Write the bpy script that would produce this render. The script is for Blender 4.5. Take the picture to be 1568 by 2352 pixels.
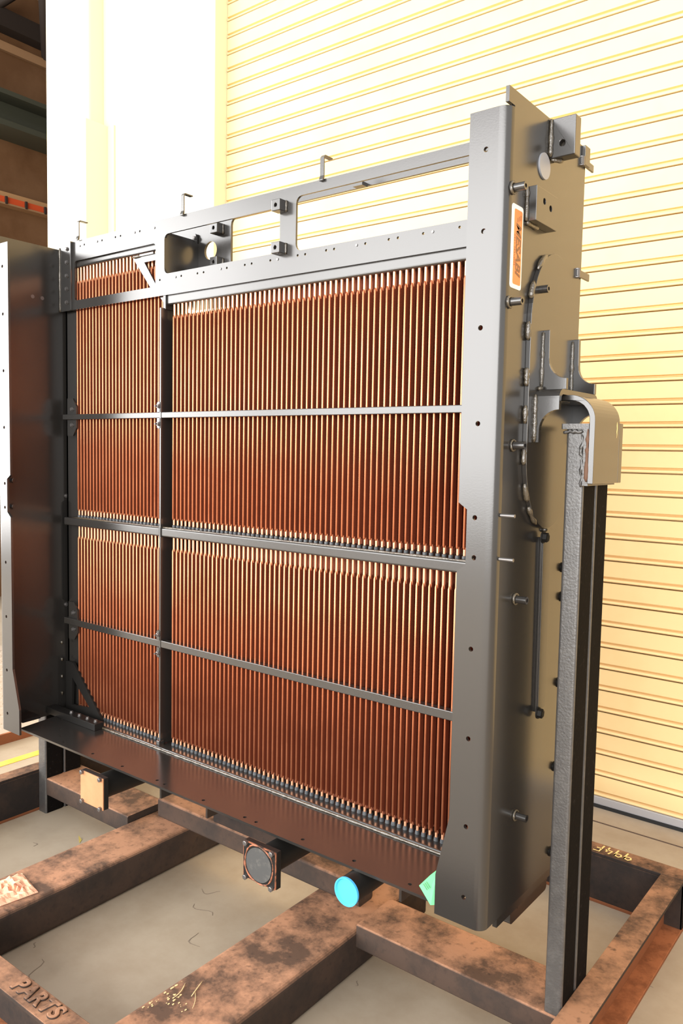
import bpy, bmesh, math, random
from mathutils import Vector, Matrix
from mathutils.geometry import tessellate_polygon
random.seed(7)
for o in list(bpy.data.objects): bpy.data.objects.remove(o)
S = bpy.context.scene
COL = S.collection

# ------------------------------------------------------------------ camera
CAMZ = 1.6
YAW, PITCH, ROLL, FPX = math.radians(-37.803), math.radians(4.277), math.radians(-1.090), 1829.0
fw = Vector((math.sin(YAW)*math.cos(PITCH), math.cos(YAW)*math.cos(PITCH), -math.sin(PITCH)))
rt = Vector((math.cos(YAW), -math.sin(YAW), 0)); dn = fw.cross(rt)
c_, s_ = math.cos(ROLL), math.sin(ROLL)
RT = c_*rt + s_*dn; DN = -s_*rt + c_*dn
cd = bpy.data.cameras.new('camera'); cam = bpy.data.objects.new('camera', cd); COL.objects.link(cam)
cd.sensor_fit = 'VERTICAL'; cd.sensor_height = 36; cd.lens = FPX/2352*36; cd.clip_start = .05; cd.clip_end = 200
m = Matrix((RT, -DN, -fw)).transposed().to_4x4(); m.translation = (0, 0, CAMZ); cam.matrix_world = m
S.camera = cam
def P(px, py, ax, v):
    """photo pixel -> point on the plane coordinate[ax] = v"""
    d = RT*((px-784)/FPX) + DN*((py-1176)/FPX) + fw
    o = Vector((0, 0, CAMZ)); t = (v-o[ax])/d[ax]
    return o + d*t

# ------------------------------------------------------------------ light
W = bpy.data.worlds.new('overcast_sky'); S.world = W; W.use_nodes = True
bg = W.node_tree.nodes['Background']; bg.inputs[0].default_value = (1.0, .985, .96, 1); bg.inputs[1].default_value = 1.05
# added unseen area lights for daylight: one behind the camera, one on its left
def daylight_panel(loc, aim, w, h, L):
    al = bpy.data.lights.new('added_daylight', 'AREA'); al.shape = 'RECTANGLE'; al.size = w; al.size_y = h
    al.energy = L*math.pi*w*h; al.color = (1.0, .985, .97)
    ao = bpy.data.objects.new('added_daylight', al); COL.objects.link(ao); ao.location = loc
    ao.rotation_euler = Vector(aim).to_track_quat('-Z', 'Y').to_euler()
daylight_panel((-1.0, -6.0, 3.3), (.0, 1, -.05), 15.5, 5.2, 6.0)
daylight_panel((-9.5, -1.5, 3.0), (1, .12, -.05), 8, 5.0, 7.0)
S.view_settings.view_transform = 'Standard'; S.view_settings.look = 'None'; S.view_settings.gamma = 1
S.view_settings.use_curve_mapping = False; S.view_settings.exposure = .32

# ------------------------------------------------------------------ materials
MT = {}
def mat(name, col, rough=.5, metal=0, spec=.5, noise=None, bump=0, bscale=60, coat=0, ior=1.45):
    """noise = (colour2, scale, low, high): stains of a second colour"""
    if name in MT: return MT[name]
    m = bpy.data.materials.new(name); m.use_nodes = True; nt = m.node_tree; N = nt.nodes; L = nt.links
    b = N['Principled BSDF']
    b.inputs['Base Color'].default_value = (*col, 1); b.inputs['Roughness'].default_value = rough
    b.inputs['Metallic'].default_value = metal; b.inputs['Specular IOR Level'].default_value = spec
    b.inputs['IOR'].default_value = ior
    if coat: b.inputs['Coat Weight'].default_value = coat
    if noise or bump:
        g = N.new('ShaderNodeNewGeometry')
    if noise:
        c2, sc, lo, hi = noise
        n = N.new('ShaderNodeTexNoise'); n.inputs['Scale'].default_value = sc; n.inputs['Detail'].default_value = 6; n.inputs['Roughness'].default_value = .65
        L.new(g.outputs['Position'], n.inputs['Vector'])
        r = N.new('ShaderNodeMapRange'); r.inputs[1].default_value = lo; r.inputs[2].default_value = hi
        L.new(n.outputs['Fac'], r.inputs[0])
        x = N.new('ShaderNodeMix'); x.data_type = 'RGBA'; x.inputs[6].default_value = (*col, 1); x.inputs[7].default_value = (*c2, 1)
        L.new(r.outputs[0], x.inputs[0]); L.new(x.outputs[2], b.inputs['Base Color'])
    if bump:
        n2 = N.new('ShaderNodeTexNoise'); n2.inputs['Scale'].default_value = bscale; n2.inputs['Detail'].default_value = 3
        L.new(g.outputs['Position'], n2.inputs['Vector'])
        bp = N.new('ShaderNodeBump'); bp.inputs['Strength'].default_value = bump; bp.inputs['Distance'].default_value = .004
        L.new(n2.outputs['Fac'], bp.inputs['Height']); L.new(bp.outputs[0], b.inputs['Normal'])
    MT[name] = m; return m
def rusty(name, dark, rust, up=.75, scale=7, rough=.75):
    """mill-scale steel with rust patches; orange dust lies on the faces that look up"""
    m = bpy.data.materials.new(name); m.use_nodes = True; nt = m.node_tree; N = nt.nodes; L = nt.links
    b = N['Principled BSDF']; b.inputs['Roughness'].default_value = rough; b.inputs['Specular IOR Level'].default_value = .2
    g = N.new('ShaderNodeNewGeometry')
    n = N.new('ShaderNodeTexNoise'); n.inputs['Scale'].default_value = scale; n.inputs['Detail'].default_value = 8; n.inputs['Roughness'].default_value = .7
    L.new(g.outputs['Position'], n.inputs['Vector'])
    r = N.new('ShaderNodeMapRange'); r.inputs[1].default_value = .40; r.inputs[2].default_value = .58; L.new(n.outputs['Fac'], r.inputs[0])
    sx = N.new('ShaderNodeSeparateXYZ'); L.new(g.outputs['Normal'], sx.inputs[0])
    ru = N.new('ShaderNodeMapRange'); ru.inputs[1].default_value = .3; ru.inputs[2].default_value = .95; ru.inputs[3].default_value = .06; ru.inputs[4].default_value = up
    L.new(sx.outputs['Z'], ru.inputs[0])
    mu = N.new('ShaderNodeMath'); mu.operation = 'MULTIPLY_ADD'; mu.inputs[2].default_value = 0
    L.new(r.outputs[0], mu.inputs[0]); L.new(ru.outputs[0], mu.inputs[1])
    ad = N.new('ShaderNodeMath'); ad.operation = 'MULTIPLY_ADD'; ad.inputs[1].default_value = .20; ad.use_clamp = True
    L.new(ru.outputs[0], ad.inputs[0]); L.new(mu.outputs[0], ad.inputs[2])
    x = N.new('ShaderNodeMix'); x.data_type = 'RGBA'; x.inputs[6].default_value = (*dark, 1); x.inputs[7].default_value = (*rust, 1)
    L.new(ad.outputs[0], x.inputs[0])
    n2 = N.new('ShaderNodeTexNoise'); n2.inputs['Scale'].default_value = 45; n2.inputs['Detail'].default_value = 4; L.new(g.outputs['Position'], n2.inputs['Vector'])
    r2 = N.new('ShaderNodeMapRange'); r2.inputs[1].default_value = .58; r2.inputs[2].default_value = .75; r2.inputs[3].default_value = 0; r2.inputs[4].default_value = .6; L.new(n2.outputs['Fac'], r2.inputs[0])
    x2 = N.new('ShaderNodeMix'); x2.data_type = 'RGBA'; x2.inputs[7].default_value = (dark[0]*.8, dark[1]*.8, dark[2]*.8, 1)
    L.new(r2.outputs[0], x2.inputs[0]); L.new(x.outputs[2], x2.inputs[6]); L.new(x2.outputs[2], b.inputs['Base Color'])
    bp = N.new('ShaderNodeBump'); bp.inputs['Strength'].default_value = .25; bp.inputs['Distance'].default_value = .003
    L.new(n2.outputs['Fac'], bp.inputs['Height']); L.new(bp.outputs[0], b.inputs['Normal'])
    MT[name] = m; return m
def fin_copper(name, col, dark):
    """copper darkened to imitate shade between fins, crossed by fine horizontal fins"""
    m = bpy.data.materials.new(name); m.use_nodes = True; nt = m.node_tree; N = nt.nodes; L = nt.links
    b = N['Principled BSDF']; b.inputs['Roughness'].default_value = .55; b.inputs['Metallic'].default_value = .35
    g = N.new('ShaderNodeNewGeometry')
    wv = N.new('ShaderNodeTexWave'); wv.bands_direction = 'Z'; wv.inputs['Scale'].default_value = 120
    L.new(g.outputs['Position'], wv.inputs['Vector'])
    n = N.new('ShaderNodeTexNoise'); n.inputs['Scale'].default_value = 5; n.inputs['Detail'].default_value = 4; L.new(g.outputs['Position'], n.inputs['Vector'])
    x = N.new('ShaderNodeMix'); x.data_type = 'RGBA'; x.inputs[6].default_value = (*col, 1); x.inputs[7].default_value = (*dark, 1)
    L.new(n.outputs['Fac'], x.inputs[0]); L.new(x.outputs[2], b.inputs['Base Color'])
    bp = N.new('ShaderNodeBump'); bp.inputs['Strength'].default_value = .35; bp.inputs['Distance'].default_value = .0015
    L.new(wv.outputs['Fac'], bp.inputs['Height']); L.new(bp.outputs[0], b.inputs['Normal'])
    MT[name] = m; return m
PAINT = mat('satin_paint', (.022, .020, .018), .23, 0, .5, ior=1.82, bump=.02, bscale=250)
WELD = mat('painted_weld', (.07, .055, .035), .25, 0, .5, ior=1.95, bump=.5, bscale=200)
BLACK = mat('matte_black', (.012, .011, .010), .5, 0, .3)
STEEL = mat('bolt_steel', (.20, .19, .185), .4, .8)
PALE = mat('pale_disc', (.34, .35, .38), .5, .2)
HOLE = mat('hole_dark', (.03, .025, .02), .8)
COLLAR = mat('tube_collar', (.09, .095, .10), .5, .1, noise=((.04, .045, .05), 60, .4, .6))
NOSE = mat('copper_nose', (.60, .215, .105), .28, .85, noise=((.46, .15, .07), 9, .4, .7))
NECK = mat('copper_neck', (.86, .43, .25), .34, .7)
FIN = fin_copper('shaded_copper_fins', (.27, .065, .028), (.17, .040, .018))
FRAME = rusty('frame_steel', (.018, .015, .014), (.36, .185, .105), .78, 5)
BEAM = rusty('beam_steel', (.034, .026, .022), (.44, .225, .130), .88, 5)
LOWFL = rusty('rail_rust', (.20, .07, .03), (.36, .13, .055), .9, 12)
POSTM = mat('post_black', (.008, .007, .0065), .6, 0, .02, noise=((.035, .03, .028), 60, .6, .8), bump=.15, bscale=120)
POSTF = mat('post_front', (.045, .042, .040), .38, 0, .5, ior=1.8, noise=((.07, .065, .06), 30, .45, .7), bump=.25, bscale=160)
CREAM = mat('cream_paint', (.86, .63, .31), .5, 0, .4, noise=((.84, .59, .28), 3, .45, .7))
CREAMW = mat('cream_wall', (.80, .70, .47), .55, 0, .4)
ALU = mat('bottom_rail_aluminium', (.50, .50, .52), .5, .4)
RUBBER = mat('rubber_black', (.02, .02, .02), .8)
BLUE = mat('blue_plastic', (.07, .48, .88), .35)
GREEN = mat('green_card', (.14, .62, .24), .6)
INK = mat('ink_dark', (.10, .12, .09), .7)
CARD = mat('tan_gasket_card', (.47, .225, .105), .7, noise=((.42, .19, .085), 18, .4, .7))
GASK = mat('grey_gasket', (.055, .055, .053), .7, noise=((.10, .095, .085), 40, .5, .7))
SEAL = mat('orange_sealant', (.34, .12, .06), .6, noise=((.05, .03, .02), 40, .45, .6))
ORANGE = mat('sticker_orange', (.86, .26, .09), .5)
WHITE = mat('sticker_white', (.92, .90, .84), .5)
LETTER = mat('sticker_letter', (.22, .10, .045), .5)
YCHALK = mat('yellow_paint_marker', (.85, .62, .25), .7)
WOODP = mat('crumpled_paper', (.82, .50, .32), .8, noise=((.80, .38, .24), 25, .4, .65))
STRAW = mat('straw', (.75, .55, .28), .8)
YELLOW = mat('yellow_line_paint', (.80, .50, .05), .7, noise=((.62, .42, .14), 6, .45, .7))

# ------------------------------------------------------------------ mesh helpers
class MB:
    def __init__(s): s.v = []; s.f = []; s.mi = []; s.sm = []
    def add(s, vs, fs, mi=0, sm=False):
        o = len(s.v); s.v += [tuple(v) for v in vs]
        for f in fs: s.f.append(tuple(i+o for i in f)); s.mi.append(mi); s.sm.append(sm)
        return s
    def box(s, x0, x1, y0, y1, z0, z1, mi=0):
        v = [(x, y, z) for z in (z0, z1) for y in (y0, y1) for x in (x0, x1)]
        return s.add(v, [(0,2,3,1),(4,5,7,6),(0,1,5,4),(2,6,7,3),(0,4,6,2),(1,3,7,5)], mi)
    def prism(s, poly, ax, a, b, holes=(), mi=0, sm=False, hmi=None):
        """2D polygon (with holes) extruded along axis ax from a to b.
        ax=0: (y,z)  ax=1: (x,z)  ax=2: (x,y)"""
        def p3(p, c): return (c, p[0], p[1]) if ax == 0 else (p[0], c, p[1]) if ax == 1 else (p[0], p[1], c)
        loops = [list(poly)] + [list(h) for h in holes]
        flat = [p for l in loops for p in l]; n = len(flat)
        tris = tessellate_polygon([[Vector((p[0], p[1], 0)) for p in l] for l in loops])
        s.add([p3(p, a) for p in flat] + [p3(p, b) for p in flat],
              [tuple(t) for t in tris] + [tuple(i+n for i in reversed(t)) for t in tris], mi)
        k = 0
        for li, l in enumerate(loops):
            m = len(l); fs = [(k+i, k+(i+1) % m, n+k+(i+1) % m, n+k+i) for i in range(m)]
            o = len(s.v)-2*n
            for f in fs:
                s.f.append(tuple(i+o for i in f)); s.mi.append(mi if li == 0 or hmi is None else hmi); s.sm.append(sm)
            k += m
        return s
    def cyl(s, p0, p1, r0, r1=None, n=16, mi=0, caps=True, sm=True):
        p0, p1 = Vector(p0), Vector(p1); r1 = r0 if r1 is None else r1
        d = (p1-p0).normalized(); u = d.orthogonal().normalized(); w = d.cross(u)
        vs = []
        for p, r in ((p0, r0), (p1, r1)):
            vs += [p + u*(r*math.cos(2*math.pi*i/n)) + w*(r*math.sin(2*math.pi*i/n)) for i in range(n)]
        s.add(vs, [(i, (i+1) % n, n+(i+1) % n, n+i) for i in range(n)], mi, sm)
        if caps: s.add(vs, [tuple(range(n))[::-1], tuple(range(n, 2*n))], mi)
        return s
    def tube(s, pts, r, n=8, mi=0, jit=0):
        pts = [Vector(p) for p in pts]; vs = []; fs = []
        for i, p in enumerate(pts):
            d = (pts[min(i+1, len(pts)-1)]-pts[max(i-1, 0)]).normalized()
            u = d.cross(Vector((.31, .2, .93))).normalized(); w = d.cross(u)
            rr = r*(1+random.uniform(-jit, jit)) * (.55 if i in (0, len(pts)-1) else 1)
            vs += [p + u*(rr*math.cos(2*math.pi*k/n)) + w*(rr*math.sin(2*math.pi*k/n)) for k in range(n)]
        for i in range(len(pts)-1):
            fs += [(i*n+k, i*n+(k+1) % n, (i+1)*n+(k+1) % n, (i+1)*n+k) for k in range(n)]
        fs += [tuple(range(n))[::-1], tuple(range((len(pts)-1)*n, len(pts)*n))]
        return s.add(vs, fs, mi, True)
    def mesh(s, name, mats):
        me = bpy.data.meshes.new(name); me.from_pydata(s.v, [], s.f)
        for m in (mats if isinstance(mats, (list, tuple)) else [mats]): me.materials.append(m)
        me.polygons.foreach_set('material_index', s.mi); me.polygons.foreach_set('use_smooth', s.sm)
        bm = bmesh.new(); bm.from_mesh(me); bmesh.ops.recalc_face_normals(bm, faces=bm.faces); bm.to_mesh(me); bm.free()
        me.update(); return me
    def build(s, name, mats, parent=None, bevel=0, seg=2, loc=None):
        return link(s.mesh(name, mats), name, parent, bevel, seg, loc)
def origin_of(o):
    return o.get('_org', (0, 0, 0)) if o else (0, 0, 0)
ORG = {}
def link(me, name, parent=None, bevel=0, seg=2, loc=None, rot=None):
    o = bpy.data.objects.new(name, me); COL.objects.link(o)
    if loc is not None: o.location = loc
    if rot is not None: o.rotation_euler = rot
    if parent:
        o.parent = parent; o.matrix_parent_inverse = Matrix.Translation(-Vector(ORG.get(parent.name, (0, 0, 0))))
    ORG[o.name] = tuple(loc) if loc is not None else (0, 0, 0)
    if bevel:
        b = o.modifiers.new('bevel', 'BEVEL'); b.width = bevel; b.segments = seg; b.limit_method = 'ANGLE'; b.angle_limit = math.radians(50)
    return o
def root(name, loc, label, cat, group=None):
    o = bpy.data.objects.new(name, None); COL.objects.link(o); o.location = loc; o.empty_display_size = .1
    ORG[o.name] = tuple(loc); return tag(o, label, cat, group)
def tag(o, label, cat, group=None, kind=None):
    o['label'] = label; o['category'] = cat
    if group: o['group'] = group
    if kind: o['kind'] = kind
    return o
def arc(cx, cy, r, a0, a1, n=6):
    return [(cx+r*math.cos(math.radians(a0+(a1-a0)*i/n)), cy+r*math.sin(math.radians(a0+(a1-a0)*i/n))) for i in range(n+1)]
def circ(cx, cy, r, n=12): return [(cx+r*math.cos(2*math.pi*i/n), cy+r*math.sin(2*math.pi*i/n)) for i in range(n)]
def rrect(x0, x1, z0, z1, r, n=4):
    return arc(x1-r, z0+r, r, -90, 0, n)+arc(x1-r, z1-r, r, 0, 90, n)+arc(x0+r, z1-r, r, 90, 180, n)+arc(x0+r, z0+r, r, 180, 270, n)
def hexmesh(name, r, h, matl, washer=True):
    b = MB(); v = []
    if washer: b.cyl((0, 0, 0), (0, 0, h*.25), r*1.25, n=14)
    b.cyl((0, 0, h*.25 if washer else 0), (0, 0, h), r, n=6, sm=False)
    b.cyl((0, 0, h), (0, 0, h*1.08), r*.8, r*.6, n=12)
    return b.mesh(name, matl)
ROT = {'z': (0, 0, 0), '-y': (math.pi/2, 0, 0), 'x': (0, math.pi/2, 0), '-x': (0, -math.pi/2, 0)}

# ================================================================== SETTING
# floor
fm = mat('concrete', (.41, .335, .25), .55, 0, .4, noise=((.32, .245, .17), 2.6, .42, .72), bump=.05, bscale=30)
fl = MB().box(-16, 14, -14, 18, -.2, 0).build('floor', fm); tag(fl, 'stained grey concrete workshop floor', 'floor', kind='structure')
MB().box(-3.757, -3.70, -6, 12, 0, .002).build('painted_line', YELLOW, fl)
MB().box(-2.6, 6, 3.383, 3.392, 0, .0012).build('joint', mat('joint_dirt', (.10, .065, .05), .9), fl)
for i in range(34):     # scuffs and oil marks lie on the slab
    x, y = random.uniform(-3.2, -.3), random.uniform(1.0, 3.3); a = random.uniform(0, 3.14); l = random.uniform(.02, .10); w_ = random.uniform(.001, .003)
    n = 7; top = []; bot = []
    for k in range(n):
        t = k/(n-1)-.5; off = .25*l*math.sin(t*5+i)
        wd = w_*(1-abs(2*t))**.7+.0006
        top.append((x+math.cos(a)*t*l-math.sin(a)*(off+wd), y+math.sin(a)*t*l+math.cos(a)*(off+wd)))
        bot.append((x+math.cos(a)*t*l-math.sin(a)*(off-wd), y+math.sin(a)*t*l+math.cos(a)*(off-wd)))
    MB().prism(top+bot[::-1], 2, .0003, .0010).build('scuff_mark', mat('scuff', (.25, .195, .145), .8), fl)

# back wall: jamb reveal, wall sheets, column, boxed cover
wb = MB()
wb.box(-4.30, -3.705, 3.445, 3.75, 0, 7.2).box(-4.818, -4.303, 3.449, 3.75, 0, 7.2)
wb.box(-3.705, 6.0, 3.62, 3.75, 0, 7.2)
wall = wb.build('wall_back', CREAMW, bevel=.004); tag(wall, 'cream sheet wall with jamb beside the roller shutter', 'wall', kind='structure')
co = MB().box(-5.326, -4.818, 3.32, 3.75, 0, 7.2).build('trim_1', CREAMW, bevel=.03, seg=4); tag(co, 'tall cream column at the corner of the dark hall', 'column', kind='structure')
bx = MB().box(-5.10, -4.753, 3.262, 3.445, 0, 3.795).box(-4.753, -4.686, 3.435, 3.449, 0, 3.79).build('trim_2', CREAMW, bevel=.003); tag(bx, 'cream boxed cover standing against the tall column', 'cover', kind='structure')
# roller shutter
PIT = .0991
sh = root('door_1', (-1.2, 3.55, 0), 'cream roller shutter of ribbed steel slats', 'roller shutter'); sh['kind'] = 'structure'
prof = [(.0, 0), (0, -.70*PIT), (.016, -.725*PIT), (.018, -.775*PIT), (.009, -.80*PIT), (-.001, -.84*PIT), (-.004, -.89*PIT), (-.003, -.93*PIT), (.002, -.95*PIT), (.030, -.955*PIT), (.030, -PIT), (.006, -PIT), (0, 0)][:-1]
b = MB(); n = len(prof)
X0, X1 = -3.703, 5.0
b.add([(x, p[0], p[1]) for x in (X0, X1) for p in prof], [(i, i+1, n+i+1, n+i) for i in range(n-1)], 0)
slat = b.mesh('slat', CREAM)
z = 1.0355-9*PIT
for k in range(47):
    link(slat, 'slat', sh, loc=(0, 3.547, z+k*PIT+PIT*.0))
MB().box(X0, X1, 3.535, 3.565, .014, 1.0355-10*PIT+.004).build('bottom_rail', ALU, sh, .002)
MB().box(X0, X1, 3.53, 3.57, 0, .014).build('floor_seal', RUBBER, sh)
MB().box(X0, X1, 3.585, 3.60, 0, 5.7).build('backing_curtain', CREAM, sh)

# dark hall behind the column
HB = mat('hall_sheet', (.17, .088, .042), .5, 0, .4, noise=((.125, .060, .026), 1.5, .4, .6))
HR = mat('hall_rail', (.30, .17, .085), .5); HG = mat('crane_beam_green', (.050, .052, .036), .5); HD = mat('roof_steel', (.022, .014, .010), .7)
wl = MB().box(-8.2, -8, 3.6, 16, 0, 6.3).build('wall_left', HB); tag(wl, 'dark brown sheeted wall of the hall', 'wall', kind='structure')
MB().box(-8, -7.96, 3.6, 14, 5.625, 5.71).build('wall_rail', HR, wl)
g_ = MB().box(-8, -7.62, 3.6, 14, 5.045, 5.09).box(-7.86, -7.82, 3.6, 14, 4.80, 5.05).box(-8, -7.62, 3.6, 14, 4.745, 4.80).build('crane_beam', HG, wl)
MB().box(-8, -7.93, 3.6, 14, 4.15, 4.205).build('tray_rail', mat('tray_rail_cream', (.42, .24, .11), .5), wl)
tr = MB().box(-8, -7.90, 3.6, 14, 4.085, 4.15).build('cable_tray', mat('cable_orange', (.55, .075, .02), .5), wl)
for k in range(12): MB().box(-7.905, -7.875, 3.8+k*.22, 3.82+k*.22, 4.075, 4.15).build('tray_bracket', HD, tr)
MB().box(-8, -7.89, 3.6, 14, 4.07, 4.087).build('tray_edge', HR, wl)
hl = mat('lamp_reflector', (.62, .46, .30), .2)
b = MB(); nn = 150
vs = []; 
for i in range(nn):
    y = 3.6+i*.085; zz = 6.0+.035*(1 if i % 4 in (0, 1) else 0)+.006*i
    vs += [(-12, y, zz), (-3.9, y, zz+.9)]
b.add(vs, [(2*i, 2*i+2, 2*i+3, 2*i+1) for i in range(nn-1)])
ro = b.build('ceiling', HB); tag(ro, 'dim corrugated roof sheeting of the hall', 'roof', kind='structure')
MB().box(-8.0, -7.85, 3.6, 14, 5.80, 5.98).build('eave_beam', HD, ro)
for (a, c) in (((-7.9, 4.4, 6.0), (-6.2, 4.9, 6.5)), ((-6.2, 4.9, 6.5), (-4.6, 5.2, 6.1))):
    MB().cyl(a, c, .05, n=8).build('roof_brace', HD, ro)
MB().cyl((-7.95, 5.0, 5.75), (-6.3, 3.9, 6.45), .07, n=8).build('roof_brace', HD, ro)
he = MB().box(-12, 6, 15.8, 16, 0, 7).box(-3.6, -3.4, 3.75, 15.8, 0, 7).build('wall_far', HB); tag(he, 'dark far wall of the hall', 'wall', kind='structure')

# ================================================================== RADIATOR
RAD = root('radiator', (-1.95, 1.95, .40), 'large dark framed industrial radiator with copper tube core, hung on the steel stand', 'radiator')
YF, XR, XL = 1.68, -.848, -3.056
ZFT, ZFB, ZST, YR = 2.388, .444, 2.4256, 2.133
T = .009
def Z8(z21): return 1.6+.8*(z21-1.6)
def SY(y, z): return y*.84, 1.6+(z-1.6)*.84
holes_z = []
for (px, py) in [(1116,343),(1110,531),(1103,753),(1097,973),(1090,1189),(1088,1281),(1081,1491),(1075,1697),(1069.5,1899),(1064,2061)]:
    p = P(px, py, 1, YF); holes_z.append((p.x, p.z))
def side_channel(sgn, xo, xe, xn, xb):
    """flange + bend + side plate; sgn=+1 right (side plate at larger x)"""
    r = .026; b = MB()
    ztop1, zc0, zc1, zc2, zc3 = ZFT, P(1055,1154,1,YF).z, P(1072,1170,1,YF).z, P(1070,1296,1,YF).z, P(1047.5,1312,1,YF).z
    zs, ze = P(1032,1878,1,YF).z, P(1000,2008,1,YF).z
    xi = xo-sgn*r
    poly = [(xi, ZFB), (xi, ZFT), (xe, ZFT), (xe, zc0), (xn, zc1), (xn, zc2), (xe, zc3), (xe, zs), (xb, ze), (xb, ZFB)]
    hs = [circ(hx if sgn > 0 else XL+(XR-hx), hz, .0062, 12) for hx, hz in holes_z]
    b.prism(poly, 1, YF, YF+T, hs)
    # bend
    ax = 0 if sgn > 0 else 0
    o = arc(xi, YF+r, r, -90, -90+90*sgn, 8); i_ = arc(xi, YF+r, r-T, -90, -90+90*sgn, 8); k = len(o)
    vs = [(p[0], p[1], z) for z in (ZFB, ZFT) for p in o] + [(p[0], p[1], z) for z in (ZFB, ZFT) for p in i_]
    b.add(vs, [(j, j+1, k+j+1, k+j) for j in range(k-1)]+[(2*k+j, 2*k+j+1, 3*k+j+1, 3*k+j) for j in range(k-1)], 0, True)
    b.add(vs, [(j, j+1, 2*k+j+1, 2*k+j) for j in range(k-1)]+[(k+j, k+j+1, 3*k+j+1, 3*k+j) for j in range(k-1)], 0)
    xa, xc = sorted((xo, xo-sgn*T))
    b.prism([(YF+r, ZFB), (YR, ZFB), (YR, ZST), (YF-.004, ZST), (YF-.004, ZFT+.003), (YF+r, ZFT+.003)], 0, xa, xc)
    return b.build('side_channel', PAINT, RAD)
side_channel(1, XR, -.948, -.925, -.983)
side_channel(-1, XL, -2.960, -2.984, -2.914)

# ---- front mount plate with windows
YT = 1.952
xL, xRt = -2.936, -.90
wins = [rrect(-2.926, -2.411, 2.203, 2.362, .014)]
w2 = rrect(-2.361, -1.789, 2.243, 2.386, .02); w3 = rrect(-1.72, -.97, 2.238, 2.408, .022)
b = MB()
hl_ = []
c3 = lambda x, y: (300+x*.523, 300+y*.523)
c1 = lambda x, y: (x*.357, 450+y*.357)
ring = [c3(*p) for p in [(197,643),(395,607),(645,565),(992,503),(1326,444)]]+[c1(*p) for p in [(513,322),(625,293),(866,235),(993,205)]]
dark = [c3(*p) for p in [(222,638),(293,627),(320,622),(128,656),(422,603),(501,590),(531,584),(613,570),(733,548),(766,543),(858,526),(893,520),(1030,496),(1133,478),(1173,471),(1284,452),(1444,424)]]+[c1(*p) for p in [(542,313),(656,286),(742,265),(775,257),(899,227)]]
for p in dark: q = P(*p, 1, YT); hl_.append(circ(q.x, q.z, .0042, 8))
b.prism([(xL, 2.166), (xRt, 2.166), (xRt, 2.441), (xL, 2.441)], 1, YT, YT+.008, wins+[w2, w3]+hl_)
mp = b.build('mount_plate', PAINT, RAD)
for p in ring:
    q = P(*p, 1, YT); MB().cyl((q.x, YT-.002, q.z), (q.x, YT+.001, q.z), .0040, n=10).build('weld_nut', STEEL, mp)
# diagonal brace inside the left window
MB().prism([(-2.544, 2.322), (-2.50, 2.326), (-2.411, 2.326), (-2.411, 2.20), (-2.44, 2.20)], 1, YT+.001, YT+.007,
           [[(-2.478, 2.300), (-2.413, 2.300), (-2.413, 2.214)]]).build('diagonal_brace', PAINT, mp)
MB().tube([(-2.545+i*.012, YT-.001, 2.326) for i in range(5)], .004, jit=.4).build('weld', WELD, mp)
MB().box(-2.50, -2.42, YT-.004, YT+.001, 2.324, 2.331).build('hinge_pin', STEEL, mp)
# left bolted end strip
zs0, zs1 = 2.168, 2.436
st = MB().box(XL+T, xL+.001, YT+.009, YT+.017, zs0, zs1).box(xL-.008, xL, YT-.012, YT+.017, zs0-.004, zs1+.006).build('end_strip', PAINT, RAD, .001)
MB().tube([(XL+T+.004, YT+.008, zs0+i*.012) for i in range(23)], .004, jit=.35).build('weld', WELD, st)
HEX6 = hexmesh('bolt', .0075, .007, STEEL)
for py in (572, 603, 634, 664, 695): 
    q = P(153.5, py, 1, YT+.009); link(HEX6, 'bolt', st, loc=(q.x, q.y, q.z), rot=ROT['-y'])
# hooks on the top edge
for (px, pyb) in ((181, 553), (421, 497), (741, 418)):
    q = P(px, pyb, 1, YT); x = q.x; w_ = .0075; zb = q.z+.002; zt = zb+.075
    sec = [(YT-.010, zb), (YT-.002, zb), (YT-.001, zb+.012), (YT-.001, zt-.006), (YT+.004, zt), (YT+.038, zt), (YT+.038, zt+.004), (YT+.002, zt+.004), (YT-.005, zt-.004), (YT-.005, zb+.016), (YT-.010, zb+.004)]
    MB().prism(sec, 0, x-w_, x+w_).build('hook_clip', PAINT, RAD)
# cubes on the strut and on the rear plate
def cube(x, y, z, par, h=.018):
    c = MB().prism([(x-h, z-h), (x+h, z-h), (x+h, z+h), (x-h, z+h)], 1, y-.034, y, [circ(x, z, .006, 10)]).build('nut_block', PAINT, par, .002)
    MB().cyl((x, y-.02, z), (x, y-.0195, z), .0058, n=10).build('thread', HOLE, c)
    MB().tube([(x+h, y-.003, z-h+i*.006) for i in range(7)], .004, jit=.3).build('weld', WELD, c)
cube(-1.778, YT, 2.384, mp); cube(-1.778, YT, 2.251, mp)
# rear plate
YB2 = 2.118
b = MB()
rp_h = [rrect(-2.185, -.93, 2.262, 2.456, .025), circ(-2.294, 2.353, .034, 24)]
b.prism([(-2.58, 2.20), (-.90, 2.20), (-.90, 2.505), (-2.58, 2.505)], 1, YB2, YB2+.01, rp_h)
rp = b.build('rear_plate', PAINT, RAD)
cube(-2.243, YB2, 2.422, rp, .019); cube(-2.243, YB2, 2.298, rp, .019)
MB().box(-1.60, -1.562, YB2-.03, YB2, 2.452, 2.464).build('tab', PAINT, rp)
dp = MB().prism([(YT+.008, 2.243), (YB2, 2.243), (YB2, 2.387), (YT+.008, 2.387)], 0, -2.369, -2.361).build('duct_plate', PAINT, RAD)
tb = MB().prism(rrect(-2.467, -2.362, 2.34, 2.425, .012), 1, YB2-.012, YB2-.004).build('bolt_tab', PAINT, dp)
q = P(447, 547, 1, YB2-.012); link(HEX6, 'bolt', tb, loc=q, rot=ROT['-y'])

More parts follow.
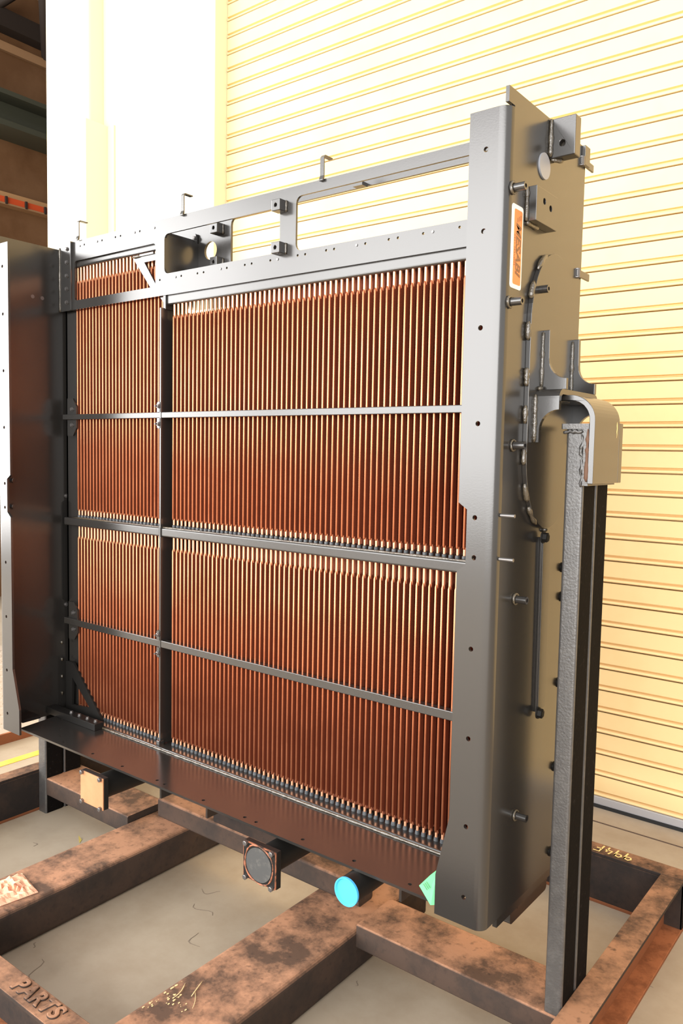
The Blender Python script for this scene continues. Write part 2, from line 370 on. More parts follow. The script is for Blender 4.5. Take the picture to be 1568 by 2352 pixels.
# ---- headers, bars, frame of the core
YBAR = 1.940
def rbox(name, x0, x1, y0, y1, z0, z1, r, par=RAD, m=PAINT, mats=None):
    return MB().prism(rrect(y0, y1, z0, z1, r), 0, x0, x1, sm=False).build(name, m, par)
XS0, XS1 = -2.370, -2.362     # separator plate
xcl, xcr = -2.945, -.90
hd = rbox('upper_header', -2.356, xcr, 1.962, 2.11, 2.132, 2.19, .008)
MB().prism([(1.955, 2.115), (2.05, 2.115), (2.05, 2.168), (1.955, 2.168)], 0, -2.372, -2.357).prism([(-2.40, 2.165), (-2.372, 2.165), (-2.372, 2.142), (-2.38, 2.142)], 1, 1.962, 1.968).build('header_end', PAINT, hd, .002)
rbox('upper_header', xcl, -2.372, 1.962, 2.11, 2.338, 2.40, .008)
mh = rbox('middle_header', -3.0, xcr, 1.945, 2.11, 1.270, 1.304, .006)
MB().box(-2.377, -2.366, 1.940, 1.952, 1.262, 1.310).build('joint_strip', PAINT, mh, .003)
MB().tube([(-2.95+i*.03, 1.951, 1.305) for i in range(69)], .0035, 6, jit=.4).build('weld', WELD, mh)
for z0, z1 in ((1.715, 1.737), (.847, .874)):
    bar = MB().prism([(YBAR, z0), (YBAR, z1), (YBAR+.028, z1), (YBAR+.028, z1-.004), (YBAR+.006, z1-.004), (YBAR+.006, z0+.004), (YBAR+.028, z0+.004), (YBAR+.028, z0)], 0, -3.0, xcr).build('support_bar', PAINT, RAD, .002)
    # lug with nut above and below on the separator, tabs at the channel
    for dz in (-1, 1):
        zc = (z0+z1)/2+dz*((z1-z0)/2+.022)
        lg = MB().prism([(XS0-.012, zc-dz*.022), (XS0+.004, zc-dz*.022), (XS0+.004, zc+dz*.014), (XS0-.004, zc+dz*.018), (XS0-.012, zc+dz*.012)], 1, 1.936, 1.941).build('lug', PAINT, bar)
        link(HEX6, 'bolt', lg, loc=(XS0-.003, 1.936, zc), rot=ROT['-y'])
        MB().cyl((XS0-.003, 1.936, zc), (XS0-.003, 1.918, zc), .003, n=8).build('stud', STEEL, lg)
        tbm = MB().prism([(-2.99, zc-dz*.03), (-2.925, zc-dz*.03), (-2.925, zc+dz*.012), (-2.95, zc+dz*.045), (-2.99, zc+dz*.045)], 1, 1.956, 1.964).build('tab', PAINT, bar)
        link(HEX6, 'bolt', tbm, loc=(-2.955, 1.956, zc), rot=ROT['-y'])
MB().prism([(-3.04, .46), (-2.945, .46), (-2.945, 1.24), (-2.925, 1.262), (-2.925, 1.312), (-2.945, 1.335), (-2.945, 2.40), (-3.04, 2.40)], 1, 1.985, 1.993).box(-3.04, -3.03, 1.985, 2.11, .46, 2.40).box(-2.955, -2.947, 1.985, 2.11, .46, 2.40).build('core_channel', PAINT, RAD)
MB().box(-.95, -.90, 1.99, 2.11, .46, 2.20).build('core_channel', PAINT, RAD)
sp = MB().box(XS0, XS1, 1.938, 2.11, .470, 1.270).box(XS0, XS1, 1.938, 2.11, 1.304, 2.12).build('separator', PAINT, RAD, .001)
MB().box(XS0-.006, XS1+.004, 1.93, 1.955, .459, .485).build('separator_foot', PAINT, sp, .002)
# side hose slot clamp bolts on the left plate
for py in (1139, 1388): 
    q = P(152, py, 0, XL+T); link(HEX6, 'bolt', RAD, loc=q, rot=ROT['x'])
for py in (1103, 1163):
    q = P(29, py, 0, XL+T); link(hexmesh('bolt', .011, .010, PAINT), 'bolt', RAD, loc=q, rot=ROT['x'])
for px, py in ((75, 681), (97, 685)):
    q = P(px, py, 0, XL+T); MB().cyl(q, q+Vector((.001, 0, 0)), .008, n=12).build('hole_ring', STEEL, RAD)
sl0 = P(147, 1150, 0, XL+T); sl1 = P(152, 1378, 0, XL+T)
MB().prism(rrect(sl0.y-.012, sl0.y+.03, sl1.z, sl0.z, .018), 0, XL+T, XL+T+.005).build('slot_cover', BLACK, RAD)

# ---- copper tubes
PT = .0217
def tube_mesh(zb, zt, neck_b, neck_t):
    """flat finned body between two round necks, relative to the tube axis"""
    b = MB(); w_, yf, yb_, r = .0037, -.0085, .012, .0033
    sec = [(-w_, yb_), (-w_, yf+r)] + [(-w_+r-r*math.cos(a), yf+r-r*math.sin(a)) for a in (.52, 1.05)] + [(-w_+r, yf), (w_-r, yf)] + [(w_-r+r*math.sin(a), yf+r-r*math.cos(a)) for a in (.52, 1.05)] + [(w_, yf+r), (w_, yb_)]
    n = len(sec)
    def ringpts(z, k): return [(p[0]*k, p[1]*k, z) for p in sec]
    v = ringpts(zb+.006, .7)+ringpts(zb+.012, 1)+ringpts(zt-.012, 1)+ringpts(zt-.003, .62)
    fs0 = []; fs1 = []
    for lv in range(3):
        for i in range(n):
            j = (i+1) % n; f = (lv*n+i, lv*n+j, (lv+1)*n+j, (lv+1)*n+i)
            (fs0 if 1 <= i <= n-3 else fs1).append(f)
    b.add(v, fs0, 0, True)
    o = len(b.v)-len(v)
    for f in fs1: b.f.append(tuple(i+o for i in f)); b.mi.append(1); b.sm.append(False)
    b.add(v, [tuple(range(n))[::-1], tuple(range(3*n, 4*n))], 1)
    b.cyl((0, 0, zt-.014), (0, 0, zt+neck_t), (.0046), n=10, mi=2)
    b.cyl((0, 0, zb-neck_b), (0, 0, zb+.012), .0042, .0046, n=10, mi=2)
    return b
mats3 = [NOSE, FIN, NECK]
kinds = {'low': (.486, 1.228, .012, .045), 'upR': (1.328, 2.096, .012, .04), 'upL': (1.328, 2.290, .012, .05)}
TM = {k: tube_mesh(*v).mesh('cooling_tube', mats3) for k, v in kinds.items()}
CM = MB().cyl((0, 0, 0), (0, 0, .011), .0078, .0068, n=12).mesh('seal_collar', COLLAR)
TCM = MB().cyl((0, 0, 0), (0, 0, .004), .0066, .0066, n=10).mesh('seal_collar', COLLAR)
XT0 = -2.327; YC = 1.9735
cols = [XT0+i*PT for i in range(66)]
colsL = [-2.390-i*PT for i in range(26)]
rear = MB()
for x in cols+colsL:
    L_ = x < -2.36
    for k in ('low', 'upL' if L_ else 'upR'):
        zb, zt, nb, ntk = kinds[k]
        o = link(TM[k], 'cooling_tube', RAD, loc=(x, YC, 0))
        zc = .466 if k == 'low' else 1.304
        link(CM, 'seal_collar', o, loc=(x, YC, zc))
for row in range(1, 4):
    for x in cols+colsL:
        for k in ('low', 'upL' if x < -2.36 else 'upR'):
            tmp = tube_mesh(*kinds[k]); dx = x+(PT/2 if row % 2 else 0); dy = YC+.029*row
            if row == 1 or True:
                rear.add([(v[0]+dx, v[1]+dy, v[2]) for v in tmp.v], [], 0)
                o = len(rear.v)-len(tmp.v)
                rear.f += [tuple(i+o for i in f) for f in tmp.f]; rear.mi += tmp.mi; rear.sm += tmp.sm
rr_ = rear.build('rear_tube_rows', [FIN, FIN, FIN], RAD); rr_['kind'] = 'stuff'  # darkened copper on every face imitates the shade behind the front tubes
MB().box(-2.95, -.90, 2.075, 2.08, .47, 2.10).build('core_backing', mat('core_dark', (.12, .04, .02), .8), RAD)

# ---- tray, bottom tank
ZT_ = .458
th = []
for (px, py) in [(141,1652.5),(138,1676),(139,1690),(147,1704),(213,1731),(281,1760),(361,1792),(378,1801),(467,1838),(562,1877),(588,1888),(695,1928),(813,1977),(941,2031)]:
    q = P(px, py, 2, ZT_)
    if -2.93 < q.x < -1.0 and 1.712 < q.y < 1.90: th.append(circ(q.x, q.y, .006, 8))
ty = MB().prism([(-2.955, 1.707), (-.955, 1.707), (-.955, 1.925), (-2.985, 1.925)], 2, ZT_-.008, ZT_, th).build('bottom_tray', PAINT, RAD)
MB().tube([(-2.75+i*.012, 1.9195, ZT_+.003) for i in range(152)], .0045, 6, jit=.3).build('weld', WELD, ty)
rbox('bottom_tank', -3.03, -.87, 1.925, 2.12, .385, .466, .006)
for x in (-2.10, -1.115, -1.87):
    MB().box(x-.004, x+.004, 1.725, 1.90, .405, .451).build('rib', PAINT, ty)
# gusset in the left corner
yg = 1.958
gp = [(151, 1518), (163, 1520), (169, 1524), (234.5, 1655), (234.5, 1672), (152, 1640)]
gh = [(166, 1556), (205, 1625), (165, 1618)]
q2 = lambda l, y: [(P(px, py, 1, y).x, P(px, py, 1, y).z) for px, py in l]
gu = MB().prism(q2(gp, yg), 1, yg, yg+.01, [q2(gh, yg)]).build('corner_gusset', BLACK, RAD)
bA, bB = P(137, 1652, 2, ZT_), P(217, 1680, 2, ZT_)
yb0 = bB.y
blk = MB().box(XL+T+.002, bB.x, yb0, yb0+.045, ZT_, ZT_+.028).build('clamp_block', BLACK, gu, .002)
for px, py in ((163, 1638), (181, 1645), (199, 1652), (217, 1659)):
    q = P(px, py, 2, ZT_+.028); link(hexmesh('bolt', .007, .009, STEEL), 'bolt', blk, loc=(q.x, yb0+.022, ZT_+.028))
for k in range(4): MB().tube([(XL+T+.003, yg-.001, .52+k*.075+i*.005) for i in range(4)], .004, jit=.4).build('weld', WELD, gu)
MB().box(XL+T, XL+T+.09, 1.72, 1.80, .475, .487).build('shelf_bracket', BLACK, RAD)

# ---- pipes below the tray
def flange_pipe(px0, py0, px1, py1, y, style):
    a = P(px0, py0, 1, y); c = P(px1, py1, 1, y)     # top left, bottom right of the front face
    x0, x1, z1, z0 = a.x, c.x, a.z, c.z; xc, zc = (x0+x1)/2, (z0+z1)/2; h = (x1-x0)/2
    pp = MB().cyl((xc, y+.02, zc), (xc, 2.05, zc), h*.66, n=32).build('outlet_pipe', BLACK, RAD)
    f = MB().box(x0, x1, y+.004, y+.024, z0, z1).build('pipe_flange', BLACK, pp, .002)
    if style == 0:
        MB().box(x0, x1, y, y+.004, z0, z1).build('cover_plate', CARD, pp, .0008)
    else:
        MB().prism(rrect(x0, x1, z0, z1, .006), 1, y, y+.004).build('cover_plate', SEAL, pp)
        MB().prism(rrect(x0+.0025, x1-.0025, z0+.0025, z1-.0025, .008), 1, y-.001, y).build('gasket', BLACK, pp)
        pts = [(xc+h*.85*math.cos(t)*(1+.06*math.sin(2*t+.4)**2), y-.0015, zc+h*.85*math.sin(t)*(1+.06*math.sin(2*t+.4)**2)) for t in [i*math.pi/24 for i in range(49)]]
        MB().tube(pts, .0024, 6, jit=.6).build('sealant_bead', SEAL, pp)
        MB().prism(circ(xc, zc, h*.78, 40), 1, y-.003, y-.001).build('blank_disc', GASK, pp)
    hm = hexmesh('bolt', .0085, .009, STEEL, False); d = h*.80
    for sx in (-1, 1):
        for sz in (-1, 1): link(hm, 'bolt', pp, loc=(xc+sx*d, y, zc+sz*d), rot=ROT['-y'])
flange_pipe(184.6, 1767.6, 236.5, 1863, 1.640, 0)
flange_pipe(559, 1928.3, 632, 2047, 1.640, 1)
yc_ = 1.662
a = P(796, 2048, 1, yc_); xc, zc = a.x, a.z; rc = .0385
pp = MB().cyl((xc, yc_+.0028, zc), (xc, 2.05, zc), rc*.98, n=32).build('outlet_pipe', BLACK, RAD)
cb = MB(); n = 40
cb.cyl((xc, yc_-.004, zc), (xc, yc_+.003, zc), rc*1.02, n=n, caps=False)
for r0, r1, y0, y1 in ((rc*1.02, rc*.94, yc_-.004, yc_-.004), (rc*.94, rc*.86, yc_-.004, yc_+.0015), (rc*.86, .0001, yc_+.0015, yc_+.0005)):
    v = [(xc+r*math.cos(2*math.pi*i/n), y, zc+r*math.sin(2*math.pi*i/n)) for r, y in ((r0, y0), (r1, y1)) for i in range(n)]
    cb.add(v, [(i, (i+1) % n, n+(i+1) % n, n+i) for i in range(n)], 0, True)
tag_cap = cb.build('pipe_cap', BLUE, pp); tag_cap['label'] = 'bright blue plastic cap on the pipe end'

# ---- fittings on the right side plate
def boss(y, z, L=.033, r=.0095):
    o = MB().cyl((XR-.001, y, z), (XR+.003, y, z), r*1.5, r*1.15, n=14).cyl((XR, y, z), (XR+L, y, z), r, n=18, caps=False)
    v = [(XR+L, y+rr*math.cos(2*math.pi*i/18), z+rr*math.sin(2*math.pi*i/18)) for rr in (r, r*.5) for i in range(18)]
    o.add(v, [(i, (i+1) % 18, 18+(i+1) % 18, 18+i) for i in range(18)])
    o.cyl((XR+L-.001, y, z), (XR+.005, y, z), r*.5, n=14, caps=False)
    o = o.build('threaded_boss', PAINT, RAD)
    MB().cyl((XR+.006, y, z), (XR+.0065, y, z), r*.5, n=12).build('thread', HOLE, o)
    MB().tube([(XR+.003, y+r*1.35*math.cos(t), z+r*1.35*math.sin(t)) for t in [i*.45 for i in range(15)]], .0028, 6, jit=.4).build('weld', WELD, o)
for y, z in ((2.032,2.325),(2.035,2.021),(2.205,2.082),(2.085,1.629),(2.135,1.182),(2.189,.51)): boss(*SY(y, z))
for y, z in ((2.028,1.433),(2.028,1.310)):
    yy, zz = SY(y, z); MB().cyl((XR, yy, zz), (XR+.036, yy, zz), .0045, n=10).build('stud', STEEL, RAD)
yy, zz = SY(2.226, 2.438); MB().cyl((XR, yy, zz), (XR+.004, yy, zz), .031, n=32).build('plug_disc', PALE, RAD, .001)
# lifting block with a hole
b = MB().prism([(XR, 2.330), (-.783, 2.330), (-.783, 2.424), (XR, 2.424)], 1, 1.90, 1.934, [circ(-.816, 2.362, .0075, 14)])
lb = b.build('lifting_block', PAINT, RAD, .002)
MB().cyl((-.816, 1.915, 2.362), (-.816, 1.9155, 2.362), .0074, n=12).build('thread', HOLE, lb)
MB().tube([(XR+.004, 1.897, 2.333+i*.009) for i in range(11)], .0055, jit=.25).build('weld', WELD, lb)
MB().tube([(XR+.005+i*.005, 1.901+i*.006, 2.327) for i in range(5)], .006, jit=.3).build('weld', WELD, lb)
# pad with two holes
b = MB().prism([(1.781, 2.152), (1.901, 2.152), (1.901, 2.232), (1.781, 2.232)], 0, XR, XR+.026, [circ(1.825, 2.205, .0075, 12), circ(1.862, 2.197, .0075, 12)])
pb = b.build('mount_pad', PAINT, RAD, .001)
for y, z in ((1.825, 2.205), (1.862, 2.197)): MB().cyl((XR+.010, y, z), (XR+.0105, y, z), .0074, n=12).build('thread', HOLE, pb)
MB().tube([(XR+.003, 1.778, 2.152+i*.008) for i in range(11)], .005, jit=.3).build('weld', WELD, pb)
MB().tube([(XR+.003, 1.78+i*.007, 2.149) for i in range(10)], .0055, jit=.3).build('weld', WELD, pb)
# oval doubler plate
yc0, hw, z1_, z0_ = 1.946, .140, 2.107, 1.4135
ov = arc(yc0, z1_-.20, 1, 0, 180, 2)[:0]
for i in range(25):
    t = math.pi*i/24; ov.append((yc0+hw*math.cos(t), z1_-.19+.19*math.sin(t)))
for i in range(25):
    t = math.pi+math.pi*i/24; ov.append((yc0+hw*math.cos(t), z0_+.19+.19*math.sin(t)))
XO = XR+.012
od = MB().prism(ov, 0, XR, XO).build('oval_doubler', PAINT, RAD, .001)
for (zc) in (2.075, 2.00, 1.90, 1.79, 1.70, 1.60, 1.51, 1.452):
    pts = []
    for i in range(7):
        z = zc-.022+i*.0073
        dz = (z-(z1_-.19))/.19 if z > z1_-.19 else ((z0_+.19)-z)/.19 if z < z0_+.19 else 0
        dz = min(.999, dz); pts.append((XR+.006, yc0-hw*math.sqrt(1-dz*dz)-.003, z))
    MB().tube(pts, .0065, jit=.25).build('weld', WELD, od)
MB().tube([(XR+.004, yc0-.004+i*.004, z0_-.003) for i in range(4)], .006, jit=.4).build('weld', WELD, od)
# trunnion bracket: inverted U with cut legs and two gussets
XE = -.774; YA, YZ = 1.843, 2.098; ZA = 1.764; t_ = .013; r_ = .024
outer = [(YA, 1.7135)] + arc(YA+r_, ZA-r_, r_, 180, 90, 6) + arc(YZ-r_, ZA-r_, r_, 90, 0, 6) + [(YZ, 1.7135)]
inner = [(YZ-t_, 1.7135)] + arc(YZ-r_, ZA-r_, r_-t_, 0, 90, 6) + arc(YA+r_, ZA-r_, r_-t_, 90, 180, 6) + [(YA+t_, 1.7135)]
b = MB().prism(outer+inner, 0, XO, XE)
leg = [(XO, 1.7135), (XE, 1.7135)] + arc(XE+.0, 1.664, .0495, 90, 180, 8) + [(XE-.0495, 1.634), (XO, 1.634)]
b.prism(leg, 1, YA, YA+t_).prism(leg, 1, YZ-t_, YZ)
tb = b.build('trunnion_bracket', PAINT, RAD)
MB().tube([(XO+.002, YA-.002, 1.634+i*.009) for i in range(14)], .0055, jit=.25).build('weld', WELD, tb)
MB().tube([(XO+.003, YA+.012+i*.006, ZA+.002) for i in range(4)], .006, jit=.25).build('weld', WELD, tb)
for y0 in (1.877, 2.066):
    g = [(XO, ZA), (XE+.002, ZA), (XE+.002, ZA+.0275)] + arc(XE+.002, ZA+.0275+.046, .046, 270, 180, 8)[1:] + [(XE+.002-.047, 1.91), (XO, 1.91)]
    gg = MB().prism(g, 1, y0, y0+.013).build('gusset', PAINT, tb, .001)
    MB().tube([(XO+.001, y0-.002, ZA+.004+i*.0105) for i in range(14)], .0045, jit=.3).build('weld', WELD, gg)
for y in (1.905, 1.955):
    link(hexmesh('bolt', .010, .014, STEEL), 'bolt', tb, loc=(-.80, y, ZA-.013), rot=(math.pi, 0, 0))
# flat strap with bolts
b = MB().prism([(1.929, 1.392), (1.974, 1.386), (1.980, .935), (1.936, .930)], 0, XR+.006, XR+.010)
b.prism([(1.929, 1.392), (1.934, 1.392), (1.940, .930), (1.935, .930)], 0, XR, XR+.006)
sp_ = b.build('flat_strap', PAINT, RAD, .001)
for (px, py) in ((1246, 1234), (1234, 1637)):
    q = P(px, py, 0, XR+.01); link(hexmesh('bolt', .0125, .014, BLACK), 'bolt', sp_, loc=q, rot=ROT['x'])
for (px, py) in ((1290,1303),(1288,1370),(1281,1567),(1272,1760),(1263,1955)):
    q = P(px, py, 0, XR); link(hexmesh('bolt', .011, .012, BLACK), 'bolt', RAD, loc=q, rot=ROT['x'])
for y, z in (SY(2.494, 2.533), SY(2.495, 2.186)):
    o = MB().box(XR, XR+.006, y, y+.085, z-.010, z+.010).build('catch_strip', PAINT, RAD, .002)
    MB().cyl((XR, y+.01, z-.012), (XR, y+.01, z+.012), .010, n=10).build('catch_barrel', STEEL, o)
MB().box(XR, XR+.010, 2.105, 2.14, 2.375, 2.425).build('rear_lug', PAINT, RAD, .001)
# lower inner plate and foot
MB().box(XR-.022, XR-.010, 1.778, 2.125, .408, .47).build('inner_sill', PAINT, RAD)
MB().prism(rrect(1.885, 2.12, .357, .44, .012), 0, XR-.10, XR-.024).build('foot_channel', PAINT, RAD)
# sticker: white border, orange field, lettering
sy0, sy1, sz0, sz1 = 1.7075, 1.766, 1.988, 2.178
stk = MB().prism(rrect(sy0, sy1, sz0, sz1, .008), 0, XR, XR+.0008).build('sticker', WHITE, RAD)
stk['label'] = 'orange maker sticker with white border'
MB().prism(rrect(sy0+.0125, sy1-.005, sz0+.010, sz1-.010, .005), 0, XR+.0008, XR+.0012).build('sticker_field', ORANGE, stk)
def text_mesh(name, s, size, matl, parent, M, ext=.0003, bev=0, shear=0, space=1.0, sx=1.0, off=0):
    cu = bpy.data.curves.new(name, 'FONT'); cu.body = s; cu.size = size; cu.extrude = ext; cu.align_x = 'CENTER'; cu.align_y = 'CENTER'
    cu.bevel_depth = bev; cu.offset = off; cu.shear = shear; cu.space_character = space; cu.resolution_u = 4
    to = bpy.data.objects.new(name, cu); COL.objects.link(to)
    me = bpy.data.meshes.new_from_object(to.evaluated_get(bpy.context.evaluated_depsgraph_get())); bpy.data.objects.remove(to)
    me.transform(Matrix.Scale(sx, 4, (1, 0, 0))); me.transform(M); me.materials.clear(); me.materials.append(matl); me.name = name
    return link(me, name, parent)
# reads downwards: text x -> -z, text y -> +y, normal -> +x
def Mdown(y, z, x): return Matrix(((0, 0, 1, x), (0, 1, 0, y), (-1, 0, 0, z), (0, 0, 0, 1)))
text_mesh('lettering', 'MESABI', .034, LETTER, stk, Mdown(1.7425, 2.080, XR+.0014), .0002, 0, .25, 1.0, 1.08, .0011)
for k in range(3):
    MB().box(XR+.0012, XR+.0015, 1.736+k*.0075, 1.7385+k*.0075, 2.140+k*.003, 2.150+k*.004).build('letter_stroke', LETTER, stk)
text_mesh('small_lettering', 'HEAT TRANSFER', .008, LETTER, stk, Mdown(1.7245, 2.075, XR+.0014), .0001, 0, 0, 1.25)

# ================================================================== STAND
ST = root('transport_stand', (-1.95, 1.9, 0), 'rusty welded steel transport stand with upright posts under the radiator', 'stand')
ZR = .185
tw, tf = .010, .012
# right rail: channel, open to the outside
xr0, xr1, xl1, xl0 = -.728, -.652, -3.125, -3.20
yf0, yf1, yb0_, yb1 = 1.035, 1.107, 2.757, 2.833
def rail(x0, x1, y0, y1, web):
    """web: 'x0','x1','y0','y1' side carries the web"""
    b = MB()
    b.box(x0, x1, y0, y1, ZR-tf, ZR).box(x0, x1, y0, y1, 0, tf, 1)
    if web == 'x0': b.box(x0, x0+.018, y0, y1, tf, ZR-tf, 1)
    if web == 'x1': b.box(x1-tw, x1, y0, y1, tf, ZR-tf)
    if web == 'y0': b.box(x0, x1, y0, y0+tw, tf, ZR-tf)
    if web == 'y1': b.box(x0, x1, y1-tw, y1, tf, ZR-tf)
    return b
rail(xr0, xr1, yf1, yb0_, 'x0').build('side_rail', [FRAME, LOWFL], ST, .002)
rail(xl0, xl1, yf1, yb0_, 'x1').build('side_rail', [FRAME, LOWFL], ST, .002)
rb = rail(xl0, xr1, yb0_, yb1, 'y0').box(xr1-.008, xr1, yb0_, yb1, tf, ZR-tf).build('end_rail', [FRAME, LOWFL], ST, .002)
rf = rail(xl0, xr1, yf0, yf1, 'y1').build('end_rail', [FRAME, LOWFL], ST, .002)
# fork beams
for x0, x1 in ((-2.503, -2.284), (-1.630, -1.380)):
    MB().prism(rrect(x0, x1, 0, .135, .016, 4), 1, yf1, 2.30, sm=False).build('fork_beam', BEAM, ST)
# cross members from the beams to the posts
for x0, x1 in ((-1.380, xr0), (xl1, -2.503)):
    MB().prism(rrect(1.893, 2.082, .082, .157, .006), 0, x0, x1).build('cross_member', BEAM, ST)
# cross bar on the beams with the raised pad
cbar = MB().prism(rrect(1.998, 2.075, .135, .212, .010), 0, -2.447, -1.45).build('cross_bar', BEAM, ST)
MB().prism(rrect(2.0, 2.07, .212, .34, .004), 0, -2.13, -1.77).build('raised_pad', FRAME, cbar)
# posts
def post(x0, x1, y0, ztop, z0=0):
    b = MB(); d = .0865
    for k in range(2):
        ya = y0+k*(d+.005)
        b.prism(rrect(x0, x1, ya, ya+d, .007, 3), 2, z0, ztop)
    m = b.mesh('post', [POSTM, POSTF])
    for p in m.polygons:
        if (p.normal.y < -.7 and p.center.y < y0+.01) or (abs(p.normal.x) < .97 and abs(p.normal.y) < .97 and p.normal.x > .1 and p.normal.y < 0): p.material_index = 1  # rounded corners take the lighter satin material to imitate a highlight line
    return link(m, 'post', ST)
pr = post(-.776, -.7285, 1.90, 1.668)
MB().prism(rrect(-.787, -.715, 1.893, 2.085, .004), 2, 1.668, 1.681).build('cap_plate', POSTF, pr)
MB().tube([(-.782+i*.006, 1.897, 1.662+random.uniform(-.003, .002)) for i in range(9)], .005, jit=.4).build('weld', POSTF, pr)
MB().tube([(-.733+random.uniform(-.003, .003), 1.897, 1.655-i*.008) for i in range(17)], .004, jit=.5).build('weld', POSTF, pr)
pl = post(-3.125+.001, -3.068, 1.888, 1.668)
MB().prism(rrect(-3.135, -3.06, 1.885, 2.08, .004), 2, 1.668, 1.681).build('cap_plate', POSTF, pl)
# saddle plate bent over the right post
zt = ZA-.0135; ro_ = .062; xo = -.700; tt = .014
sec = [(-.835, zt), ] + arc(xo-ro_, zt-ro_, ro_, 90, 0, 10) + [(xo, 1.535), (xo-tt, 1.535)] + arc(xo-ro_, zt-ro_, ro_-tt, 0, 90, 10) + [(-.835, zt-tt)]
sd = MB().prism(sec, 1, 1.886, 2.062).box(xo-tt, xo, 2.062, 2.088, 1.535, 1.688).build('saddle_plate', PAINT, ST, .0015)
MB().box(-.7285, xo-tt, 1.892, 2.08, 1.53, 1.668).build('packer_plate', POSTF, sd)
MB().tube([(xo-tt-.003, 1.888, 1.54+i*.0085) for i in range(16)], .0045, jit=.5).build('weld', mat('rusty_weld', (.12, .06, .035), .7), sd)
MB().tube([(xo, 2.040+.002*(i%2), 1.65+i*.008) for i in range(6)], .0010, 6, jit=.6).build('chalk_mark', YCHALK, sd)
# raised weld lettering on the front rail
text_mesh('weld_lettering', 'PARTS', .062, FRAME, rf, Matrix.Translation((-1.79, 1.073, ZR+.001)), .0015, .003, .1, 1.15)
# hand painted digits on the back rail (read from behind)
def strokes(glyph, ox, oy, h, mirrored=True):
    for line in glyph:
        pts = [(ox-p[0]*h, oy-p[1]*h) for p in line]
        L_ = []; R_ = []
        for i, p in enumerate(pts):
            a = pts[max(i-1, 0)]; c = pts[min(i+1, len(pts)-1)]; d = Vector((c[0]-a[0], c[1]-a[1])); d.normalize(); nx, ny = -d.y*.0032, d.x*.0032
            L_.append((p[0]+nx, p[1]+ny)); R_.append((p[0]-nx, p[1]-ny))
        k = len(pts); v = [(x, y, ZR+.0008) for x, y in L_+R_]
        yield MB().add(v, [(i, i+1, k+i+1, k+i) for i in range(k-1)])
nine = [[(.45, .62), (.38, .88), (.15, .98), (0, .78), (.08, .55), (.3, .52), (.44, .68), (.48, .9), (.46, .5), (.42, .0)]]
four = [[(.18, 1), (.05, .45), (.55, .42)], [(.42, .75), (.38, 0)]]
eff = [[(.5, .98), (.06, 1), (.03, .5), (0, 0)], [(.03, .52), (.38, .52)]]
for g, ox in ((nine, -.838), (nine, -.872), (four, -.906), (eff, -.945)):
    for s_b in strokes(g, ox, 2.822, .050): s_b.build('painted_digit', YCHALK, rb)

# ================================================================== LOOSE THINGS
# green card tag on the tray corner
tp = [P(px, py, 1, 1.700) for px, py in ((962, 2034), (985, 2012), (1006, 1996), (1006, 2080), (988, 2079))]
b = MB(); nv = len(tp)
b.add([(p.x, 1.700+.006*(i % 2), p.z) for i, p in enumerate(tp)]+[(p.x, 1.7008+.006*(i % 2), p.z) for i, p in enumerate(tp)], [tuple(range(nv)), tuple(range(2*nv-1, nv-1, -1))]+[(i, (i+1) % nv, nv+(i+1) % nv, nv+i) for i in range(nv)])
gt = b.build('hang_tag', GREEN); tag(gt, 'bright green card tag hanging at the tray end behind the radiator flange', 'tag')
for k in range(3):
    a_ = P(972+k*3.5, 2030+k*-2.5, 1, 1.6995); c_2 = P(981+k*3.5, 2044-k*2.5, 1, 1.6995)
    MB().tube([(a_.x, 1.699, a_.z), (c_2.x, 1.699, c_2.z)], .0012, 5).build('printed_line', INK, gt)
# crumpled paper on the left fork beam
b = MB(); n = 14; vs = []
c0 = Vector((-2.40, 1.345, .1355))
for j in range(n):
    for i in range(n):
        u, v = i/(n-1)-.5, j/(n-1)-.5
        e = 1-max(abs(u), abs(v))*2
        vs.append((c0.x+u*.15+v*.02, c0.y+v*.13-u*.03, c0.z+.0015+max(0, e)**.5*(.004+abs(random.gauss(0, .014)))))
b.add(vs, [(j*n+i, j*n+i+1, (j+1)*n+i+1, (j+1)*n+i) for j in range(n-1) for i in range(n-1)])
b.add([(v[0], v[1], c0.z) for v in vs], [(j*n+i, (j+1)*n+i, (j+1)*n+i+1, j*n+i+1) for j in range(n-1) for i in range(n-1)])
ppr = b.build('crumpled_paper', WOODP); tag(ppr, 'crumpled peach coloured paper scrap lying on the fork beam', 'paper')
# dry leaf on the floor
q = P(181, 1931, 2, 0)
lf_ = MB().add([(q.x-.02, q.y+.012, .012), (q.x, q.y, .003), (q.x+.022, q.y-.012, .001), (q.x+.004, q.y+.012, .001)], [(0, 1, 3), (1, 2, 3)])
lf_.add([(q.x-.02, q.y+.012, .0115), (q.x, q.y, .0022), (q.x+.022, q.y-.012, .0), (q.x+.004, q.y+.012, .0)], [(3, 1, 0), (3, 2, 1)])
tag(lf_.build('dry_leaf', mat('leaf_yellow', (.62, .48, .12), .7)), 'small yellow dry leaf on the concrete beside the fork beam', 'leaf')
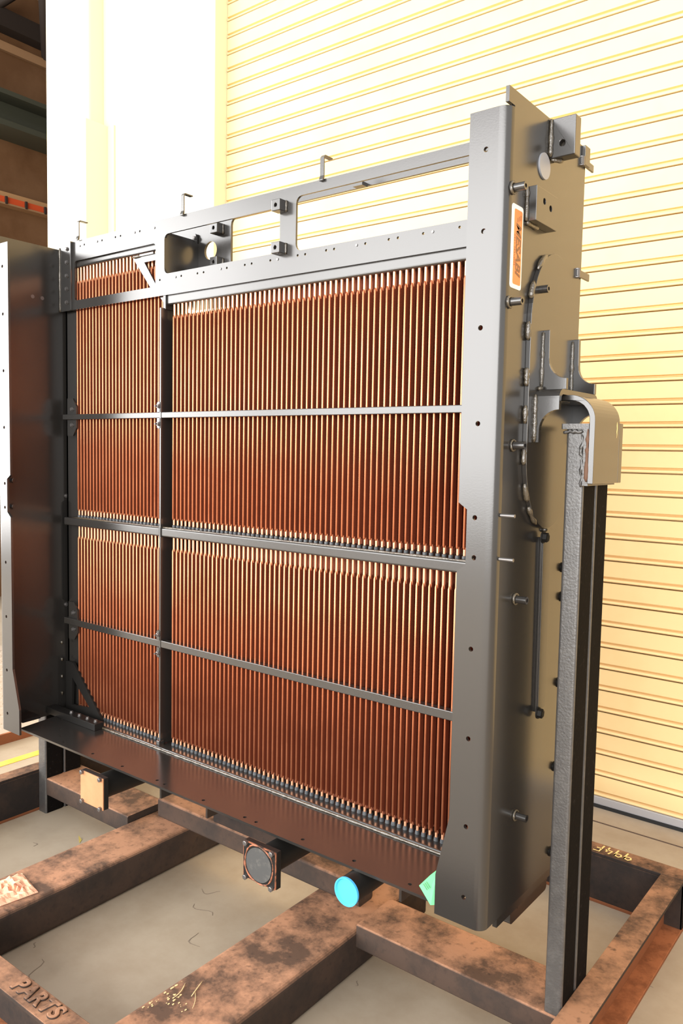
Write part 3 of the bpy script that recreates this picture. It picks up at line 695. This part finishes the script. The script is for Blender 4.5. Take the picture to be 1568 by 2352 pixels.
# straw bits on the right fork beam
zb_ = .137
sts = [((-1.568, 1.436), (-1.545, 1.375), 'longest'), ((-1.598, 1.40), (-1.578, 1.345), 'bent'), ((-1.552, 1.395), (-1.508, 1.345), 'thin')]
lab = {'longest': 'longest straw stalk lying on the rusty fork beam', 'bent': 'short bent straw stalk lying on the rusty fork beam', 'thin': 'thin crooked straw stalk lying on the rusty fork beam'}
for (a, c, k) in sts:
    pts = [(a[0]+(c[0]-a[0])*t+(.006*math.sin(t*3) if k != 'longest' else 0), a[1]+(c[1]-a[1])*t, zb_+.0005) for t in (0, .25, .5, .75, 1)]
    tag(MB().tube(pts, .0008 if k == 'thin' else .0014, 6).build('straw_stalk', STRAW), lab[k], 'straw', 'straw stalks on the fork beam')
chips = MB()
for i in range(45):
    x, y = random.choice(((-1.585, 1.335), (-1.54, 1.33), (-1.60, 1.30), (-1.625, 1.37)))
    x += random.gauss(0, .012); y += random.gauss(0, .014); x = max(-1.612, min(-1.40, x)); s = random.uniform(.0006, .0020)
    chips.box(x-s, x+s, y-s*1.6, y+s*1.6, .135, .135+s)
tag(chips.build('chaff', STRAW), 'pale chaff crumbs scattered over the rusty fork beam', 'chaff', kind='stuff')
# checker plate ramp at the left
cp = root('checker_plate_ramp', (-4.5, 3, 0), 'low studded steel ramp with a rusty edge beside the yellow floor line', 'ramp')
MB().box(-6.2, -3.975, 1.2, 3.2, 0, .012).box(-3.99, -3.975, 1.2, 3.2, .012, .055).build('ramp_edge', LOWFL, cp)
MB().box(-6.2, -3.99, 1.2, 3.2, .043, .055).build('ramp_deck', mat('ramp_deck', (.42, .34, .27), .5), cp)
bb = MB()
for i in range(52):
    for j in range(46):
        x, y = -5.9+i*.036, 1.4+j*.038; s = 1 if (i+j) % 2 else -1
        dx, dy = .011, .011*s
        bb.add([(x-dx, y-dy, .055), (x+.003, y-.003*s, .055), (x+dx, y+dy, .055), (x-.003, y+.003*s, .055), (x, y, .0585)], [(0, 1, 4), (1, 2, 4), (2, 3, 4), (3, 0, 4)])
sd_ = bb.build('deck_studs', MT['ramp_deck'], cp); sd_['kind'] = 'stuff'
